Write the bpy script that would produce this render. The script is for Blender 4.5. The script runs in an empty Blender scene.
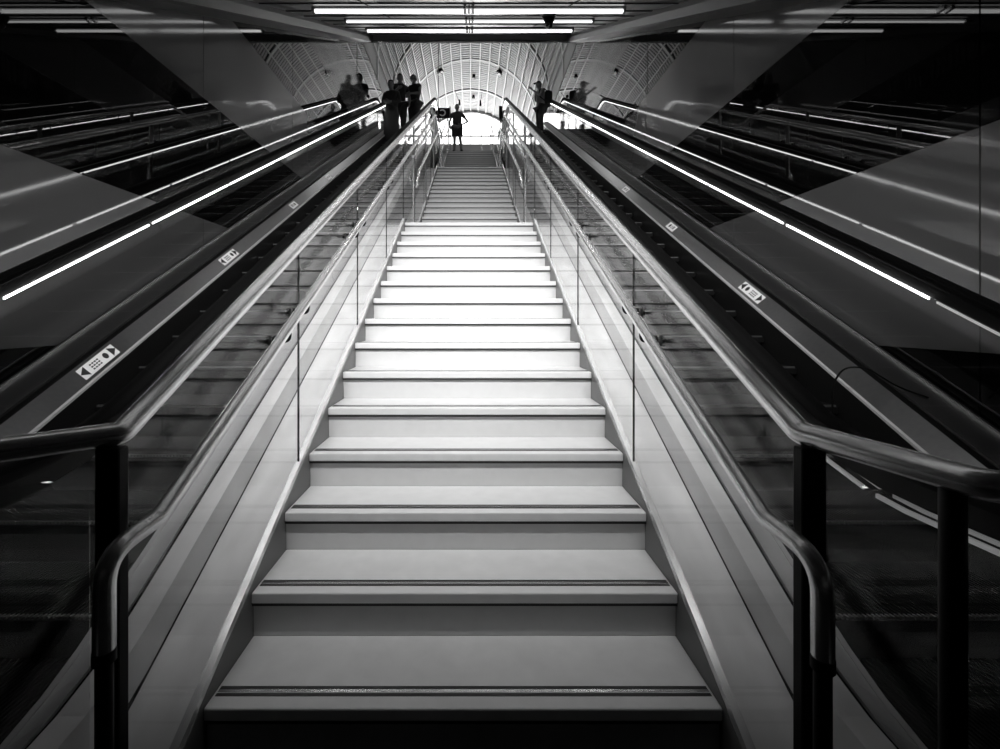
import bpy, bmesh, math, random
from mathutils import Vector, Matrix
random.seed(7)
C = bpy.context.scene.collection
# ------------------------------------------------------------------ camera, world, exposure
F = 442.0
cam_data = bpy.data.cameras.new('camera')
cam = bpy.data.objects.new('camera', cam_data); C.objects.link(cam)
CX, CZ = 0.024, 1.375
cam.location = (CX, 0, CZ)
cam.rotation_euler = (math.radians(90), 0, 0)
cam_data.sensor_width = 36; cam_data.lens = F/1000*36
cam_data.shift_x = 0.029; cam_data.shift_y = -0.057
cam_data.clip_start = 0.02; cam_data.clip_end = 200
bpy.context.scene.camera = cam
sc = bpy.context.scene
sc.view_settings.view_transform = 'Standard'; sc.view_settings.look = 'None'
sc.view_settings.gamma = 1; sc.view_settings.use_curve_mapping = False
sc.view_settings.exposure = 0.0
world = bpy.data.worlds.new('world'); sc.world = world; world.use_nodes = True
world.node_tree.nodes['Background'].inputs[0].default_value = (0.001, 0.001, 0.001, 1)
sc.cycles.transparent_max_bounces = 32
sc.cycles.glossy_bounces = 6
sc.cycles.diffuse_bounces = 3
TUBE_L = 2.2       # ceiling tubes
LED_L = 8.0         # strips under the escalator handrails
WIN_L = 1.9         # daylight window at the end of the upper hall
HALL_L = 3.0

def area(name, loc, rot, sx, sy, power, spread=180):
    l = bpy.data.lights.new(name, 'AREA'); l.shape = 'RECTANGLE'; l.size = sx; l.size_y = sy; l.energy = power; l.spread = math.radians(spread)
    o = bpy.data.objects.new(name, l); C.objects.link(o); o.location = loc; o.rotation_euler = rot
    return o

# ------------------------------------------------------------------ materials
def nmat(name):
    m = bpy.data.materials.new(name); m.use_nodes = True
    nt = m.node_tree; return m, nt, nt.nodes['Principled BSDF']
def plain(name, v, rough=0.5, metal=0.0, noise=0.0, scale=8.0, bump=0.0, stretch=(1, 1, 1), spec=0.5, coat=0.0):
    m, nt, b = nmat(name)
    b.inputs['Roughness'].default_value = rough; b.inputs['Metallic'].default_value = metal
    b.inputs['Base Color'].default_value = (v, v, v, 1)
    b.inputs['Specular IOR Level'].default_value = spec
    b.inputs['Coat Weight'].default_value = coat
    if noise or bump:
        tc = nt.nodes.new('ShaderNodeTexCoord'); mp = nt.nodes.new('ShaderNodeMapping')
        mp.inputs['Scale'].default_value = stretch
        nz = nt.nodes.new('ShaderNodeTexNoise'); nz.inputs['Scale'].default_value = scale; nz.inputs['Detail'].default_value = 5
        nt.links.new(tc.outputs['Object'], mp.inputs['Vector']); nt.links.new(mp.outputs[0], nz.inputs['Vector'])
        if noise:
            mr = nt.nodes.new('ShaderNodeMapRange')
            mr.inputs['To Min'].default_value = max(0, v*(1-noise)); mr.inputs['To Max'].default_value = min(1, v*(1+noise))
            nt.links.new(nz.outputs['Fac'], mr.inputs['Value']); nt.links.new(mr.outputs[0], b.inputs['Base Color'])
        if bump:
            bp = nt.nodes.new('ShaderNodeBump'); bp.inputs['Strength'].default_value = bump; bp.inputs['Distance'].default_value = 0.02
            nt.links.new(nz.outputs['Fac'], bp.inputs['Height']); nt.links.new(bp.outputs[0], b.inputs['Normal'])
    return m
def emit(name, L):
    m, nt, b = nmat(name)
    b.inputs['Base Color'].default_value = (0.8, 0.8, 0.8, 1)
    b.inputs['Emission Color'].default_value = (1, 1, 1, 1); b.inputs['Emission Strength'].default_value = L
    return m
def glass(name, tint=0.9, boost=1.0, base=0.045):
    m = bpy.data.materials.new(name); m.use_nodes = True; nt = m.node_tree; nt.nodes.clear()
    out = nt.nodes.new('ShaderNodeOutputMaterial'); mix = nt.nodes.new('ShaderNodeMixShader')
    tr = nt.nodes.new('ShaderNodeBsdfTransparent'); tr.inputs[0].default_value = (tint, tint, tint, 1)
    gl = nt.nodes.new('ShaderNodeBsdfGlossy'); gl.inputs['Roughness'].default_value = 0.0; gl.inputs[0].default_value = (1, 1, 1, 1)
    ge = nt.nodes.new('ShaderNodeNewGeometry'); dot = nt.nodes.new('ShaderNodeVectorMath'); dot.operation = 'DOT_PRODUCT'
    nt.links.new(ge.outputs['Incoming'], dot.inputs[0]); nt.links.new(ge.outputs['Normal'], dot.inputs[1])
    def mth(op, a, bval=None, c=None):
        n = nt.nodes.new('ShaderNodeMath'); n.operation = op
        for i, x in enumerate((a, bval, c)):
            if x is None: continue
            if isinstance(x, (int, float)): n.inputs[i].default_value = x
            else: nt.links.new(x, n.inputs[i])
        return n.outputs[0]
    c = mth('ABSOLUTE', dot.outputs['Value']); k = mth('SUBTRACT', 1.0, c); p = mth('POWER', k, 5.0)
    f = mth('MULTIPLY_ADD', p, (1-base)*boost, base)
    nt.links.new(f, mix.inputs[0]); nt.links.new(tr.outputs[0], mix.inputs[1]); nt.links.new(gl.outputs[0], mix.inputs[2])
    nt.links.new(mix.outputs[0], out.inputs[0])
    return m
M = {
 'stone': plain('pale stone tread', 0.70, 0.38, noise=0.10, scale=14, bump=0.02),
 'riser': plain('pale stone riser', 0.62, 0.5, noise=0.06, scale=20),
 'strip': plain('dark grip strip and nosing shadow', 0.03, 0.35),
 'stripm': plain('bright grip strip', 0.8, 0.2, metal=1.0),
 'skirt': plain('grey stair skirt', 0.16, 0.45, noise=0.1, scale=6),
 'marble': plain('veined pale marble', 0.72, 0.12, noise=0.3, scale=3.2, stretch=(2.5, 1, 1)),
 'steel': plain('brushed steel', 0.90, 0.27, metal=0.84),
 'steelp': plain('plain steel', 0.9, 0.25, metal=0.6),
 'dsteel': plain('dull dark steel', 0.20, 0.35, metal=1.0),
 'deck': plain('brushed steel deck', 0.17, 0.30, metal=1.0, noise=0.12, scale=50, stretch=(.06, 1, 1)),
 'deckdark': plain('dark deck cover', 0.045, 0.4, metal=0.6, noise=0.15, scale=9),
 'clad': plain('polished grey cladding', 0.03, 0.35, spec=.12, metal=0.0, noise=0.08, scale=3),
 'rubber': plain('black rubber', 0.002, 0.6, spec=.06),
 'black': plain('black metal', 0.003, 0.5, spec=.12),
 'stepm': plain('dark grooved step metal', 0.006, 0.5, spec=.15),
 'stepedge': plain('worn step edge', 0.35, 0.35, metal=0.9),
 'skirtblk': plain('black escalator skirt', 0.006, 0.45, spec=.25),
 'walld': plain('black polished panel', 0.002, 0.015, spec=0.8, bump=0.004, scale=1.2),
 'wallg': plain('grey polished panel', 0.095, 0.07, metal=0.08, noise=0.12, scale=1.1, bump=0.03, spec=0.7),
 'gap': plain('panel joint', 0.003, 0.8),
 'ceil': plain('grey metal ceiling', 0.07, 0.28, metal=0.7, noise=0.1, scale=3),
 'beam': plain('dark painted beam', 0.05, 0.35, metal=0.2),
 'trim': plain('pale metal trim', .55, .35, metal=.3),
 'header': plain('grey header panel', .40, .4),
 'floor': plain('dark stone floor', 0.008, 0.4, noise=0.2, scale=5),
 'hallfloor': plain('hall floor stone', 0.35, 0.3, noise=0.1, scale=5),
 'slat': plain('light vault slat', 0.62, 0.4, noise=0.08, scale=3),
 'rib': plain('white vault rib', 0.85, 0.35),
 'back': plain('dark vault backing', 0.05, 0.7),
 'fixture': plain('lamp housing', 0.25, 0.4, metal=0.8),
 'tube': emit('lit tube', TUBE_L),
 'tubedim': emit('dim tube', 8),
 'led': emit('led strip', LED_L),
 'leddim': emit('faint led strip', .10),
 'window': emit('daylight pane', WIN_L),
 'glass': glass('clear safety glass', 0.955, 0.42, 0.012),
 'glass2': glass('smoked escalator glass', 0.93, 0.5, 0.015),
 'sticker': plain('white sticker', 0.75, 0.5), 'ink': plain('black ink', 0.01, 0.6), 'stickgrey': plain('grey sticker field', 0.25, 0.5),
 'signw': plain('sign white', 0.6, 0.5),
 'skin': plain('skin', 0.20, 0.55), 'hair': plain('dark hair', 0.012, 0.6, bump=0.4, scale=80),
 'cdark': plain('black cloth', 0.012, 0.85, bump=0.2, scale=30), 'cgrey': plain('charcoal cloth', 0.03, 0.85, bump=0.2, scale=30),
 'cmid': plain('grey cloth', 0.16, 0.85, bump=0.2, scale=30), 'clight': plain('pale cloth', 0.35, 0.85, bump=0.2, scale=30),
 'shoe': plain('dark shoe', 0.015, 0.5), 'sole': plain('shoe sole', 0.2, 0.6),
}
# ------------------------------------------------------------------ helpers
def link(name, bm, mats, parent=None, smooth=False):
    me = bpy.data.meshes.new(name)
    bmesh.ops.recalc_face_normals(bm, faces=bm.faces[:])
    bm.to_mesh(me); bm.free()
    if not isinstance(mats, (list, tuple)): mats = [mats]
    for m in mats: me.materials.append(m)
    if smooth:
        for p in me.polygons: p.use_smooth = True
        try: me.set_sharp_from_angle(angle=math.radians(38))
        except Exception: pass
    o = bpy.data.objects.new(name, me); C.objects.link(o)
    if parent is not None:
        o.parent = parent
        o.matrix_parent_inverse = Matrix.Translation(-parent.location) if parent.type == 'EMPTY' and parent.parent is None else Matrix.Identity(4)
    return o
def thing(name, label, cat, loc=(0, 0, 0), group=None):
    o = bpy.data.objects.new(name, None); C.objects.link(o); o.location = loc; o.empty_display_size = .1
    o['label'] = label; o['category'] = cat
    if group: o['group'] = group
    return o
def tag(o, label, cat, group=None):
    o['label'] = label; o['category'] = cat
    if group: o['group'] = group
    return o
def struct(o): o['kind'] = 'structure'; return o
def box(bm, x0, x1, y0, y1, z0, z1, mi=0, bev=0.0):
    r = bmesh.ops.create_cube(bm, size=1.0)
    vs = r['verts']
    for v in vs:
        v.co = Vector(((x0+x1)/2+v.co.x*(x1-x0), (y0+y1)/2+v.co.y*(y1-y0), (z0+z1)/2+v.co.z*(z1-z0)))
    fs = set(f for v in vs for f in v.link_faces)
    for f in fs: f.material_index = mi
    if bev:
        es = list(set(e for f in fs for e in f.edges))
        bmesh.ops.bevel(bm, geom=es, offset=bev, segments=2, affect='EDGES', profile=0.5)
def sweepYZ(bm, path, prof, mi=0, cap=True, vertical=True):
    """path list of (y,z); prof polygon list of (x,dz). vertical: offsets stay vertical."""
    rings = []
    for i, (y, z) in enumerate(path):
        if vertical: rings.append([bm.verts.new((x, y, z+dz)) for x, dz in prof])
        else:
            a = path[max(0, i-1)]; b = path[min(len(path)-1, i+1)]
            t = Vector((b[0]-a[0], b[1]-a[1])).normalized(); n = Vector((-t.y, t.x))
            rings.append([bm.verts.new((x, y+n.x*dz, z+n.y*dz)) for x, dz in prof])
    n = len(prof)
    for a, b in zip(rings, rings[1:]):
        for i in range(n):
            f = bm.faces.new((a[i], a[(i+1) % n], b[(i+1) % n], b[i])); f.material_index = mi
    if cap:
        for r in (rings[0], rings[-1]):
            f = bm.faces.new(r); f.material_index = mi
def fillet(pts, rad, n=6):
    pts = [Vector(p) for p in pts]; out = [pts[0]]
    for i in range(1, len(pts)-1):
        a, b, c = pts[i-1], pts[i], pts[i+1]
        r = rad[i] if isinstance(rad, dict) and i in rad else (rad.get('d', .05) if isinstance(rad, dict) else rad)
        u = (a-b).normalized(); w = (c-b).normalized(); d = min(r, (a-b).length*.49, (c-b).length*.49)
        if d < 1e-4: out.append(b); continue
        p0 = b+u*d; p1 = b+w*d
        for k in range(n+1):
            t = k/n; out.append(p0*(1-t)**2+b*2*t*(1-t)+p1*t*t)
    out.append(pts[-1]); return out
def tube(bm, pts, r, n=14, mi=0, caps=True):
    pts = [Vector(p) for p in pts]
    up = None; rings = []
    for i, p in enumerate(pts):
        a = pts[max(0, i-1)]; b = pts[min(len(pts)-1, i+1)]
        t = (b-a).normalized()
        if up is None:
            up = Vector((0, 0, 1)) if abs(t.z) < .9 else Vector((1, 0, 0))
        up = (up-t*up.dot(t)).normalized(); s = t.cross(up)
        rr = r[i] if isinstance(r, (list, tuple)) else r
        rings.append([bm.verts.new(p+(up*math.cos(2*math.pi*k/n)+s*math.sin(2*math.pi*k/n))*rr) for k in range(n)])
    for a, b in zip(rings, rings[1:]):
        for k in range(n):
            f = bm.faces.new((a[k], a[(k+1) % n], b[(k+1) % n], b[k])); f.material_index = mi
    if caps:
        for q in (rings[0], rings[-1]): bm.faces.new(q).material_index = mi
def BM(): return bmesh.new()

# ------------------------------------------------------------------ stair geometry (metres)
W = 1.6; R = 0.1707; T = 0.2961; Y0 = 1.36
def nose(k):
    y = Y0+k*T
    if k >= 15: y += 3.5*T
    if k >= 30: y += 3.5*T
    return y
SL = R/T
TOPZ = 44*R
def stairline(Y):
    """height of the line through the nosings, flat on landings"""
    if Y < nose(0)-T: return 0.0
    if Y <= nose(14): return R*(1+(Y-nose(0))/T)
    if Y <= nose(15)-T: return 15*R
    if Y <= nose(29): return R*(16+(Y-nose(15))/T)
    if Y <= nose(30)-T: return 30*R
    if Y <= nose(43): return R*(31+(Y-nose(30))/T)
    return TOPZ
breaks = [nose(0)-T, nose(14), nose(15)-T, nose(29), nose(30)-T, nose(43)]
def stair_path(ya, yb, off=0.0):
    ys = [ya]+[b for b in breaks if ya < b < yb]+[yb]
    return [(y, stairline(y)+off) for y in ys]

# ------------------------------------------------------------------ setting: floor, walls, ceiling
XW = 2.73
bm = BM(); box(bm, -XW, XW, -4, 1.3, -0.2, 0.0); box(bm, -XW, XW, 1.3, 3.0, -0.2, -.02)
struct(link('floor', bm, M['floor']))
bm = BM(); box(bm, -3.4, 3.4, nose(43)+.30, 27, TOPZ-.3, TOPZ)
for s in (-1, 1):
    box(bm, min(s*.84, s*1.0), max(s*.84, s*1.0), 15.6, nose(43)+.30, TOPZ-.3, TOPZ)
struct(link('floor', bm, M['hallfloor']))

bands = [0, 1.19, 2.39, 3.64, 4.80, 6.05, 7.22, 8.40]
joints = [-4.0, -2.4, -.05, 2.25+.1, 4.55, 6.83, 9.15, 11.45, 13.0, 14.2]
for s, nm in ((-1, 'wall_left'), (1, 'wall_right')):
    bm = BM()
    def wbox(y0, y1, z0, z1, mi, d=0.0):
        a, b = s*(XW+d), s*(XW+.12)
        box(bm, min(a, b), max(a, b), y0, y1, z0, z1, mi)
    wbox(joints[0], joints[-1], -.2, bands[-1], 2, .02)
    for i in range(len(joints)-1):
        for j in range(len(bands)-1):
            wbox(joints[i]+.004, joints[i+1]-.004, bands[j]+(.0 if j else 0), bands[j+1]-.003, 0 if j % 2 == 0 else 1, 0.0)
    struct(link(nm, bm, [M['walld'], M['wallg'], M['gap']]))
# lower back wall
bm = BM(); box(bm, -XW, XW, -4.1, -4, 0, 2.75); struct(link('wall_back', bm, M['walld']))
# sloping ceiling, ends at Y=10.5
YC = 10.5
YC = 10.5
def ceilz(Y): return max(2.72, CZ+.65+.577*Y)
yk = (2.72-CZ-.65)/.577
bm = BM()
sweepYZ(bm, [(-4, 2.72), (yk, 2.72), (YC, ceilz(YC))], [(-2.3, 0), (2.3, 0), (2.3, .15), (-2.3, .15)])
o = struct(link('ceiling', bm, M['ceil']))
# ceiling cross joints and centre spine
bm = BM()
for y in [1.9+1.3*i+.32 for i in range(-3, 7)]+[1.9+1.3*i-.28 for i in range(-2, 7)]:
    if y > YC-.2: continue
    z = ceilz(y); box(bm, -2.29, 2.29, y-.011, y+.011, z-.008, z+.02)
for x in (-1.15, 1.15):
    sweepYZ(bm, [(-4, 2.712), (yk, 2.712), (YC, ceilz(YC)-.008)], [(x-.004, 0), (x+.004, 0), (x+.004, .02), (x-.004, .02)])
struct(link('trim_1', bm, M['gap']))
# side beams
for s, nm in ((-1, 'trim_2'), (1, 'trim_3')):
    bm = BM()
    p = [(s*2.30, -.06), (s*2.33, -.155), (s*2.40, -.172), (s*2.73, -.172), (s*2.73, .15), (s*2.30, .15)]
    sweepYZ(bm, [(-4, 2.72), (yk, 2.72), (YC, ceilz(YC))], p)
    struct(link(nm, bm, M['beam'], smooth=False))
# header over the opening to the upper hall
bm = BM(); box(bm, -XW, XW, YC, YC+.03, ceilz(YC)-.17, 14.2)
struct(link('wall_header', bm, M['header']))
bm = BM(); box(bm, -2.73, 2.73, YC-.03, YC, ceilz(YC)-.175, ceilz(YC)-.15)
struct(link('trim_4', bm, M['steel']))

# ------------------------------------------------------------------ upper hall: vault, side walls, end window
RV = 3.2; ZV = 10.34; YE = 26.0; YS = YC+.03
NS = 22
def vpt(a, r=RV): return (r*math.cos(a), ZV+r*math.sin(a))
sect = [(RV, 8.40), (RV, 9.37)]+[vpt(math.pi*i/NS) for i in range(NS+1)]+[(-RV, 9.37), (-RV, 8.40)]
bm = BM()
prof_in = [(x*1.04, z if z < ZV else ZV+(z-ZV)*1.04) for x, z in sect]
vs0 = [bm.verts.new((x, YS, z)) for x, z in prof_in]; vs1 = [bm.verts.new((x, YE+.3, z)) for x, z in prof_in]
for i in range(len(prof_in)-1): bm.faces.new((vs0[i], vs0[i+1], vs1[i+1], vs1[i]))
bmesh.ops.solidify(bm, geom=bm.faces[:], thickness=0.1)
# slats across each panel
segs = list(zip(sect, sect[1:]))
y = YS+.1
ring_y = [12.4, 15.2, 18.0, 20.8, 23.6]
while y < YE-.05:
    if min(abs(y-ry) for ry in ring_y) > .07:
        for (a, b) in segs:
            A = Vector((a[0], a[1])); B = Vector((b[0], b[1])); d = (B-A).normalized()
            n = Vector((-d.y, d.x))
            mid = (A+B)/2
            if n.dot(Vector((0, ZV))-mid) < 0: n = -n
            A2 = A+d*.03; B2 = B-d*.03
            vv = []
            for yy in (y-.05, y+.05):
                for off in (0.0, -.03):
                    vv.append([bm.verts.new((A2.x+n.x*off, yy, A2.y+n.y*off)), bm.verts.new((B2.x+n.x*off, yy, B2.y+n.y*off))])
            q = vv
            for f in ((q[0][0], q[0][1], q[2][1], q[2][0]), (q[0][0], q[0][1], q[1][1], q[1][0]), (q[2][0], q[2][1], q[3][1], q[3][0]), (q[1][0], q[1][1], q[3][1], q[3][0])):
                bm.faces.new(f).material_index = 1
    y += .17
for (x, z) in sect:      # ribs along the seams
    v = Vector((x, z)); c = Vector((0, ZV)) if z > ZV-.01 else Vector((0, z))
    n = (c-v).normalized(); t = Vector((-n.y, n.x))
    P = [v+t*.026, v-t*.026, v-t*.026+n*.06, v+t*.026+n*.06]
    a = [bm.verts.new((p.x, YS, p.y)) for p in P]; b = [bm.verts.new((p.x, YE, p.y)) for p in P]
    for i in range(4): bm.faces.new((a[i], a[(i+1) % 4], b[(i+1) % 4], b[i])).material_index = 2
def ring(bm, yc, hw, r0, r1, mi):
    inn = [(x*r1, z if z <= ZV else ZV+(z-ZV)*r1) for x, z in sect]; ou = [(x*r0, z if z <= ZV else ZV+(z-ZV)*r0) for x, z in sect]
    A = [[bm.verts.new((p[0], yc+dy, p[1])) for p in pr] for pr in (inn, ou) for dy in (-hw, hw)]
    for i in range(len(sect)-1):
        for (u, w) in ((0, 1), (2, 3), (0, 2), (1, 3)):
            bm.faces.new((A[u][i], A[u][i+1], A[w][i+1], A[w][i])).material_index = mi
for ry in ring_y: ring(bm, ry, .05, 1.0, .988, 2)
struct(link('ceiling', bm, [M['back'], M['slat'], M['rib']]))
for s, nm in ((-1, 'wall_left'), (1, 'wall_right')):
    bm = BM(); a, b = s*RV, s*(RV+.1)
    box(bm, min(a, b), max(a, b), 14.2, YE, TOPZ, 8.40)
    a, b = s*(XW+.0), s*(RV+.1)
    box(bm, min(a, b), max(a, b), 14.2, 14.3, 5.0, 8.40); box(bm, min(a, b), max(a, b), YS, 14.3, 8.34, 8.40)
    struct(link(nm, bm, M['slat']))
# end window
bm = BM()
A = [bm.verts.new((x, YE+.12, z)) for x, z in [(RV, TOPZ)]+sect[1:-1]+[(-RV, TOPZ)]]; f = bm.faces.new(A)
bmesh.ops.solidify(bm, geom=bm.faces[:], thickness=0.02)
win = struct(link('window_1', bm, M['window']))
bm = BM()
ring(bm, YE-.02, .06, 1.0, .955, 0)
for x in [i*.64 for i in range(-4, 5)]:
    box(bm, x-.015, x+.015, YE, YE+.06, TOPZ, ZV+math.sqrt(max(.01, RV**2-x*x))-.05)
box(bm, -RV, RV, YE, YE+.07, 12.03, 12.10); box(bm, -RV, RV, YE, YE+.07, 9.6, 9.66)
link('window_frame', bm, M['fixture'], win)

# ------------------------------------------------------------------ ceiling tube lights
LAMP = {1.27: (60, 57, 118), 2.57: (27, 56, 116), 3.87: (13, 44, 125), 5.17: (11, 30, 160), 6.49: (7, 30, 150), 7.78: (9, 30, 150)}
tube_spec = [
 (1.27, None, 1.0, 'long unseen tube light added above the foot of the stairs to light the risers'),  # unseen lamp added to light the lower risers
 (2.57, None, 1.0, 'long white ceiling tube light above the lowest steps, just beyond the top of the view'),
 (3.87, None, 1.0, 'long white ceiling tube light just above the top of the view'),
 (5.17, None, 1.0, 'widest and highest of the three white ceiling tube lights in view'),
 (6.49, None, .8, 'thin middle one of the three white ceiling tube lights, behind the black dome'),
 (7.78, None, 1.0, 'lowest and shortest-looking of the three white ceiling tube lights, near the vault opening'),
]
for (y, z, k, lab) in tube_spec:
    zz = ceilz(y)-(.045 if y < 7 else .09)
    t = thing('ceiling_tube_light', lab, 'ceiling light', (0, y, zz), 'tube lights across the sloping ceiling')
    r = .019 if k > .9 else .013
    bm = BM(); sl = .577 if z is None else 0
    box(bm, -1.82, 1.82, y-.03, y+.07, zz+.012, zz+.05, bev=.006)
    box(bm, -1.83, -1.80, y-.035, y+.035, zz-.03, zz+.04); box(bm, 1.80, 1.83, y-.035, y+.035, zz-.03, zz+.04)
    link('housing', bm, M['fixture'], t)
    for a, b in ((-1.80, -.012), (.012, 1.80)):
        bm = BM(); tube(bm, [(a, y, zz-.008), (b, y, zz-.008)], r, 10)
        link('lamp_tube', bm, M['tube'] if z is None else M['tubedim'], t, smooth=True)
    for x in (-.045, .045):
        bm = BM(); box(bm, x-.018, x+.018, y-.15, y-.06, zz-.08, zz-.01, bev=.004)
        link('end_clip', bm, M['steel'], t)
    P, tilt, spr = LAMP[y]
    area('tube_lamp', (0, y+.005, zz-.036), (math.radians(tilt), 0, 0), 3.5, .03, P, spr)
# black dome camera on the ceiling
t = thing('security_camera', 'small black cone-shaped dome camera hanging from the ceiling between the tube lights', 'security camera', (1.12, 6.2, ceilz(6.2)))
bm = BM(); z = ceilz(6.2)
bmesh.ops.create_cone(bm, cap_ends=True, segments=20, radius1=.05, radius2=.10, depth=.13, matrix=Matrix.Translation((1.12, 6.2, z-.05)))
link('housing', bm, M['black'], t, smooth=True)
bm = BM(); bmesh.ops.create_uvsphere(bm, u_segments=16, v_segments=10, radius=.052, matrix=Matrix.Translation((1.12, 6.2, z-.12)))
link('lens_dome', bm, M['walld'], t, smooth=True)

# ------------------------------------------------------------------ the staircase
st = thing('staircase', 'wide pale stone staircase climbing in three flights between glass balustrades', 'staircase', (0, Y0-T, 0))
for k in range(44):
    y = nose(k); z = (k+1)*R; yb = nose(k+1)+.02 if k < 43 else nose(43)+.30
    bm = BM()
    # tread slab with rounded nosing, riser set back 20 mm
    box(bm, -W/2, W/2, y, yb, z-.04, z, 0, bev=.005)
    box(bm, -W/2, W/2, y+.02, y+.05, z-R-.001, z-.036, 1)
    box(bm, -W/2, W/2, y+.006, y+.021, z-.052, z-.0395, 2)  # black strip standing in for the shadow line under the nosing
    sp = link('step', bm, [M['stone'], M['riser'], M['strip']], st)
    bm = BM()
    box(bm, -W/2+.01, W/2-.01, y+.045, y+.056, z-.003, z+.0015, 0)
    box(bm, -W/2+.01, W/2-.01, y+.072, y+.083, z-.003, z+.0015, 0)
    box(bm, -W/2+.01, W/2-.01, y+.0585, y+.0695, z-.003, z+.0025, 1)
    g = link('grip_strip', bm, [M['strip'], M['stripm']]); g.parent = sp
# side skirts (stringers)
for s in (-1, 1):
    bm = BM(); pth = stair_path(nose(0)-T, nose(43)+.3)
    xa, xb = sorted((s*.801, s*.83))
    sweepYZ(bm, pth, [(xa, -.25), (xb, -.25), (xb, .02), (xa, .02)])
    link('side_skirt', bm, M['skirt'], st)
# marble aprons beside the stair
for s, w in ((-1, 'left'), (1, 'right')):
    bm = BM(); pth = stair_path(nose(0)-T, nose(43)-.5, -.035)
    xa, xb = sorted((s*.83, s*1.045))
    sweepYZ(bm, pth, [(xa, -.2), (xb, -.2), (xb, 0), (xa, 0)])
    o = link('side_apron', bm, M['marble'], st)

# ------------------------------------------------------------------ stair balustrades
def lineZ(E, Y): return CZ-E+SL*Y
EA, EB = .885, 1.113
for s, w in ((-1, 'left'), (1, 'right')):
    XA = s*.812
    t = thing('glass_balustrade', ('left' if s < 0 else 'right')+' clear glass stair balustrade with thick steel top rail, between stairs and '+('left' if s < 0 else 'right')+' escalator', 'balustrade', (XA, 1.03, 0), 'glass balustrades of the staircase')
    # base shoe, one per flight
    for a, b in ((nose(0)-T, nose(14)), (nose(15)-T, nose(29)), (nose(30)-T, nose(43))):
        bm = BM(); xa, xb = sorted((s*.803, s*.829))
        sweepYZ(bm, [(a, stairline(a)), (b, stairline(b))], [(xa, .015), (xb, .015), (xb, .05), (xa, .05)])
        link('base_rail', bm, M['steelp'], t)
    for a, b in ((nose(14), nose(15)-T), (nose(29), nose(30)-T)):
        bm = BM(); xa, xb = sorted((s*.803, s*.829))
        sweepYZ(bm, [(a, stairline(a)), (b, stairline(b))], [(xa, .0), (xb, .0), (xb, .03), (xa, .03)])
        link('base_rail', bm, M['dsteel'], t)
    bm = BM(); xa, xb = sorted((s*.829, s*.853))
    sweepYZ(bm, stair_path(nose(0)-T, nose(29), 0), [(xa, -.05), (xb, -.05), (xb, -.022), (xa, -.012)])
    link('gasket', bm, M['black'], t)
    # glass panels
    js = [1.06, 2.15, 3.27, 4.39, 5.50, 6.62, 7.9, 9.2]
    def topA(Y): return lineZ(EA, min(Y, 9.25))
    for a, b in zip(js, js[1:]):
        bm = BM(); xa, xb = sorted((s*.812, s*.819))
        ys = [a+.004]+[v for v in breaks if a < v < b]+[b-.004]
        rings = []
        for y in ys: rings.append([bm.verts.new(p) for p in ((xa, y, stairline(y)+.03), (xb, y, stairline(y)+.03), (xb, y, topA(y)-.02), (xa, y, topA(y)-.02))])
        for p, q in zip(rings, rings[1:]):
            for i in range(4): bm.faces.new((p[i], p[(i+1) % 4], q[(i+1) % 4], q[i]))
        bm.faces.new(rings[0]); bm.faces.new(rings[-1])
        link('glass_panel', bm, M['glass'], t)
        # dark joint bead at the panel end
        bm = BM(); box(bm, xa-.001, xb+.001, b-.002, b+.002, stairline(b)+.03, topA(b)-.02)
        link('joint_seal', bm, M['black'], t)
    # thick top rail with its flared lower end and the level upper end
    if s > 0: pts = [(1.5, .742, 1.09), (.90, .742, 1.09), (.812, 1.056, lineZ(EA, 1.056))]
    else: pts = [(-1.5, .60, 1.10), (-1.02, .85, 1.10), (-.812, 1.056, lineZ(EA, 1.056))]
    pts += [(XA, 9.25, lineZ(EA, 9.25)), (XA, 10.5, lineZ(EA, 9.25)+.02), (XA, 10.62, lineZ(EA, 9.25)-.5)]
    bm = BM(); tube(bm, fillet(pts, {1: .03, 2: .012, 3: .15, 4: .2, 'd': .03}, 5), .027, 18)
    link('top_rail', bm, M['steel'], t, smooth=True)
    # lower rail of the upper part
    bm = BM(); E2 = 1.36
    tube(bm, [(XA, 6.4, lineZ(E2, 6.4)), (XA, 9.3, lineZ(E2, 9.3)), (XA, 10.4, lineZ(E2, 9.3)+.02)], .02, 12)
    link('middle_rail', bm, M['steel'], t, smooth=True)
    # posts
    for y in (6.45, 8.2, 9.9):
        bm = BM(); box(bm, XA-.012, XA+.012, y-.03, y+.03, stairline(y)-.02, lineZ(EA, min(y, 9.25))-.01, bev=.003)
        link('post', bm, M['dsteel'], t)
    bm = BM(); box(bm, XA-.028, XA+.028, 1.012, 1.046, -.0, lineZ(EA, 1.04)-.015, bev=.005)
    link('post', bm, M['black'], t)
    # lower glass wing and its end post
    ex, ey = (.885, .79) if s > 0 else (-1.0, .88)
    bm = BM(); d = Vector((ex-s*.83, ey-.99, 0)).normalized(); n = Vector((-d.y, d.x, 0))*.006
    a = Vector((s*.83, .99, 0)); b = Vector((ex, ey, 0))
    vv = [bm.verts.new(p+q+Vector((0, 0, z))) for z in (.08, 1.02) for p, q in ((a, n), (a, -n), (b, -n), (b, n))]
    for f in ((0, 1, 2, 3), (4, 5, 6, 7), (0, 1, 5, 4), (1, 2, 6, 5), (2, 3, 7, 6), (3, 0, 4, 7)): bm.faces.new([vv[i] for i in f])
    link('glass_panel', bm, M['glass'], t)
    bm = BM(); tube(bm, [(ex, ey, 0), (ex, ey, 1.07)], .019, 12); bmesh.ops.create_cone(bm, cap_ends=True, segments=16, radius1=.05, radius2=.045, depth=.012, matrix=Matrix.Translation((ex, ey, .006)))
    link('post', bm, M['black'], t, smooth=True)
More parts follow.
